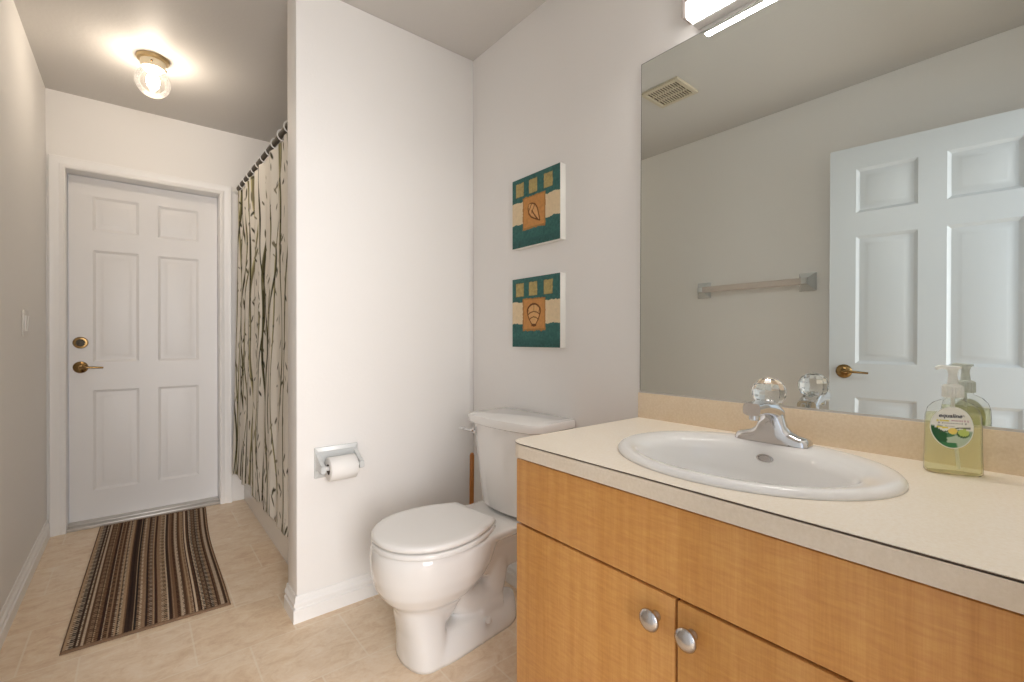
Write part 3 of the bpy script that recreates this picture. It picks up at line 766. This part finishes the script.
for s_ in (-1, 1):
    bm = new_bm(); tube(bm, [(.080, s_*.072-.018, .414), (.080, s_*.072+.018, .414)], .0085, 14); box(bm, .070, .092, s_*.072-.012, s_*.072+.012, .4015, .412, .002); obj('hinge', bm, M_chrome, t)
def bowf(x0, x1, hw, z, bow=.028, r=.03):
    out = []; n = 14
    for i in range(n+1):
        y = -hw+2*hw*i/n; f = 1-(y/hw)**2; e = 1-max(0, (abs(y)-(hw-r))/r)**2
        out.append((x0+.02-bow*f+.03*(1-math.sqrt(max(e, 0))), y, z))
    return out+[(x1, hw-.004, z), (x1, -hw+.004, z)]
bm = new_bm(); loft(bm, [bowf(.168, .335, .136, .412), bowf(.158, .338, .150, .420), bowf(.148, .342, .172, .58), bowf(.140, .344, .190, .738)]); obj('tank', bm, M_porc, t, 50, loc=(0, -.036, 0))
bm = new_bm(); loft(bm, [bowf(.132, .346, .198, .7385), bowf(.121, .348, .208, .744), bowf(.119, .348, .2105, .764), bowf(.122, .347, .207, .773), bowf(.135, .342, .193, .7775)]); obj('tank_lid', bm, M_porc, t, 50, loc=(0, -.036, 0))
bm = new_bm(); lathe(bm, (.150, .155, .706), [(.012, .01), (.012, -.010), (.008, -.014), (0, -.014)], 'x', 18)
tube(bm, spline([(.136, .155, .706), (.128, .178, .708), (.124, .194, .710), (.123, .212, .712)], 4), [.008]*8+[.0105]*5, 12, squash=.6); obj('flush_lever', bm, M_chrome, t, loc=(0, -.036, 0))

# ------------------------------------------------------------------ plunger
t = thing('plunger', 'plunger with varnished wooden handle standing behind the toilet', 'plunger', (1.185, 1.758, 0))
bm = new_bm(); tube(bm, [(0, 0, .085), (.003, -.004, .545), (.003, -.004, .556)], [.0105, .0105, .007], 16); obj('handle', bm, M_stick, t, 50)
bm = new_bm(); lathe(bm, (0, 0, 0), [(.060, .001), (.064, .006), (.062, .022), (.052, .045), (.034, .060), (.020, .066), (.017, .100), (.012, .102)], n=32); obj('cup', bm, M_rubber, t, 50)

# ------------------------------------------------------------------ toilet paper holder and roll
t = thing('toilet_paper_holder', 'pale ceramic toilet paper holder on the partition wall', 'toilet paper holder', (.618, YP, .592))
bm = new_bm(); loft(bm, [[(x, y, z) for x, z in q] for y, q in ((-.001, [(-.084, -.058), (.084, -.058), (.084, .060), (-.084, .060)]), (-.010, [(-.084, -.058), (.084, -.058), (.084, .060), (-.084, .060)]), (-.017, [(-.072, -.046), (.072, -.046), (.072, .046), (-.072, .046)]), (-.012, [(-.060, -.034), (.060, -.034), (.060, .034), (-.060, .034)]))])
obj('back_plate', bm, M_ceram, t, 30)
for s_ in (-1, 1):
    bm = new_bm(); rings = []
    for y, zc_, hz in ((-.010, .006, .036), (-.030, .002, .026), (-.055, -.006, .020), (-.075, -.010, .017), (-.086, -.011, .012)):
        rings.append([(s_*.074+.0085*a, y, zc_+hz*b) for a, b in ((-1, -.8), (-.8, -1), (.8, -1), (1, -.8), (1, .8), (.8, 1), (-.8, 1), (-1, .8))])
    loft(bm, rings); obj('post', bm, M_ceram, t, 40)
bm = new_bm(); tube(bm, [(-.066, -.070, -.010), (.066, -.070, -.010)], .0085, 14); obj('spindle', bm, M_white, t, 50)
t = thing('toilet_paper_roll', 'white toilet paper roll hanging on the partition wall holder', 'toilet paper', (.618, YP-.070, .582))
bm = new_bm(); nn = 40; x0, x1 = -.053, .050; Rr, ri = .0455, .021
loft(bm, [circ((x, 0, -.004), r_, nn, 'x') for x, r_ in ((x0, ri), (x0, Rr-.002), (x0+.002, Rr), (x1-.002, Rr), (x1, Rr-.002), (x1, ri), (x0, ri))], cap=False); obj('paper', bm, M_tissue, t, 50)
bm = new_bm(); loft(bm, [circ((x, 0, -.004), r_, nn, 'x') for x, r_ in ((x0+.001, ri-.0005), (x1-.001, ri-.0005), (x1-.001, ri-.002), (x0+.001, ri-.002), (x0+.001, ri-.0005))], cap=False); obj('cardboard_core', bm, M_card, t, 50)

# ------------------------------------------------------------------ light switch
t = thing('light_switch', 'pale double light switch on the left wall near the door', 'light switch', (XL, 2.915, 1.145))
bm = new_bm(); box(bm, .0005, .007, -.058, .058, -.058, .058, .003); obj('cover_plate', bm, M_plate, t, 30)
for s_ in (-1, 1):
    bm = new_bm(); loft(bm, [[(.006, y, z) for y, z in ((s_*.024-.016, -.033), (s_*.024+.016, -.033), (s_*.024+.016, .033), (s_*.024-.016, .033))], [(x, y, z) for x, y, z in ((.009, s_*.024-.015, -.032), (.009, s_*.024+.015, -.032), (.013, s_*.024+.015, .032), (.013, s_*.024-.015, .032))]]); obj('rocker', bm, M_plate, t, 30)

# ------------------------------------------------------------------ canvas pictures
NA = 150
def art(kind):
    r = np.random.default_rng(3+kind)
    v, u = np.meshgrid(np.linspace(0, 1, NA), np.linspace(0, 1, NA), indexing='ij')   # u right, v up
    def blur(a, k=2):
        for _ in range(k): a = (a+np.roll(a, 1, 0)+np.roll(a, -1, 0)+np.roll(a, 1, 1)+np.roll(a, -1, 1))/5
        return a
    n1_ = blur(r.normal(0, 1, (NA, NA)), 6)*2.2; n2_ = blur(r.normal(0, 1, (NA, NA)), 1)
    C = np.ones((NA, NA, 3))*lin((58, 104, 99))
    C *= (1+.22*n1_+.10*n2_)[..., None]
    w = .006*np.sin(u*23)+.008*n1_
    m = (v > .335+w) & (v < .655+w); C[m] = (lin((224, 203, 168))*(1+.05*n1_[m]+.03*n2_[m])[:, None])
    m = (v < .10+.05*n1_); C[m] *= .8
    for cx in (.17, .46, .77):
        q = (np.abs(u-cx-.01*n1_*.4) < .088) & (np.abs(v-.835) < .098+.01*n2_*.3)
        C[q] = lin((176, 158, 104))*(1+.16*n1_[q]+.12*n2_[q])[:, None]
        e = (np.abs(np.maximum(np.abs(u-cx)/.09, np.abs(v-.835)/.10)-1) < .06); C[e] *= .8
    q = (u > .235+.006*n1_) & (u < .715+.006*n1_) & (v > .235+.012*n1_) & (v < .70+.010*n1_)
    C[q] = lin((198, 142, 82))*(1+.10*n1_[q]+.05*n2_[q])[:, None]
    e = q & ((u < .26) | (u > .695) | (v < .262) | (v > .68)); C[e] *= .72
    ink = lin((104, 62, 30))
    x, y = u-.475, v-.465
    if kind == 0:      # pointed spiral shell
        a = -.85; p, s2 = x*math.cos(a)-y*math.sin(a), x*math.sin(a)+y*math.cos(a)
        p, s2 = x*math.cos(a)+y*math.sin(a), -x*math.sin(a)+y*math.cos(a)
        wdt = np.clip(.085*np.sqrt(np.clip((p+.16)/.10, 0, 1))*(1-np.clip((p-.0)/.19, 0, 1)**1.2), 0, 1)
        ins = (np.abs(s2) < wdt); C[ins] = lin((216, 166, 110))*(1+.1*n1_[ins])[:, None]
        line = np.abs(np.abs(s2)-wdt) < .011; line &= (p > -.165) & (p < .20)
        line |= ins & (np.abs(((p+.3*s2)*14) % 1-.5) < .10) & (p < -.02)
        line |= ins & (np.abs(s2+.02-.25*(p-.05)**2) < .010) & (p > -.05) & (p < .16)
        C[line] = ink
    else:              # fan shell
        yy_ = y+.005; wsh = .125*(1+.42*np.clip(yy_/.15, -1, .6))
        rad = np.sqrt((x/wsh)**2+(yy_/.155)**2); ins = rad < 1
        C[ins] = lin((214, 168, 112))*(1+.1*n1_[ins])[:, None]
        line = np.abs(rad-1) < .085
        dd = np.sqrt(x**2+(yy_+.16)**2)
        for rr in (.13, .205): line |= ins & (np.abs(dd-rr) < .007)
        for aa in (-.5, 0, .5): line |= ins & (np.abs(x-aa*(yy_+.16)) < .004) & (dd > .22)
        line |= (np.abs(x) < .05) & (np.abs(yy_+.145) < .016)
        C[line] = ink
    return np.clip(C, .002, .9)
CY0, CY1 = 1.2525, 1.5425
for kind, z0, z1, lab_ in ((0, 1.459, 1.751, 'teal and tan canvas print with a pointed shell, upper of the pair above the toilet'), (1, 1.042, 1.331, 'teal and tan canvas print with a fan shell, lower of the pair above the toilet')):
    t = thing('canvas_picture', lab_, 'picture', (XM, (CY0+CY1)/2, (z0+z1)/2), group='shell canvases above the toilet')
    hy_, hz_ = (CY1-CY0)/2, (z1-z0)/2
    bm = new_bm(); box(bm, -.030, -.0008, -hy_, hy_, -hz_, hz_, .002); obj('stretched_canvas', bm, M_canvas, t, 30)
    v, u = np.meshgrid(np.linspace(-1, 1, NA), np.linspace(-1, 1, NA), indexing='ij')
    obj('painting', None, M_art, t, 0, me=grid_mesh('painting', -.0304+0*u, -u*(hy_-.0012), v*(hz_-.0012), art(kind)))

# ------------------------------------------------------------------ towel bar (left wall, seen in the mirror)
t = thing('towel_bar', 'clear towel bar with two square grey posts on the left wall', 'towel bar', (XL, 1.275, 1.420))
for s_ in (-1, 1):
    bm = new_bm(); c = s_*.305
    loft(bm, [[(x, c+a*hw_, b*hz_) for a, b in ((-1, -1), (1, -1), (1, 1), (-1, 1))] for x, hw_, hz_ in ((.001, .042, .050), (.010, .042, .050), (.014, .040, .048), (.050, .017, .020), (.066, .015, .017), (.070, .010, .012))])
    obj('post', bm, M_ceram, t, 25)
bm = new_bm(); box(bm, .040, .066, -.292, .292, -.018, .018, .005); obj('bar', bm, M_bar, t, 30)

# ------------------------------------------------------------------ ceiling vent (seen in the mirror)
VX0, VX1, VY_0, VY_1 = .195, .405, 1.312, 1.535
vcx, vcy = (VX0+VX1)/2, (VY_0+VY_1)/2
t = thing('ceiling_vent', 'cream slotted exhaust vent on the ceiling near the partition', 'vent', (vcx, vcy, H))
hx, hy = (VX1-VX0)/2, (VY_1-VY_0)/2
bm = new_bm(); box(bm, -hx+.02, hx-.02, -hy+.02, hy-.02, -.004, -.001); obj('dark_backing', bm, M_card, t, 0)
bm = new_bm()
for a in ((-hx, hx, -hy, -hy+.022), (-hx, hx, hy-.022, hy), (-hx, -hx+.022, -hy+.022, hy-.022), (hx-.022, hx, -hy+.022, hy-.022)): box(bm, a[0], a[1], a[2], a[3], -.014, -.0005, .002)
for i in (1, 2):
    x = -hx+.022+(2*hx-.044)*i/3; box(bm, x-.003, x+.003, -hy+.022, hy-.022, -.012, -.003)
NS = 12
for i in range(1, NS):
    y = -hy+.022+(2*hy-.044)*i/NS; box(bm, -hx+.022, hx-.022, y-.0022, y+.0022, -.009, -.004)
obj('grille', bm, M_cream, t, 0)
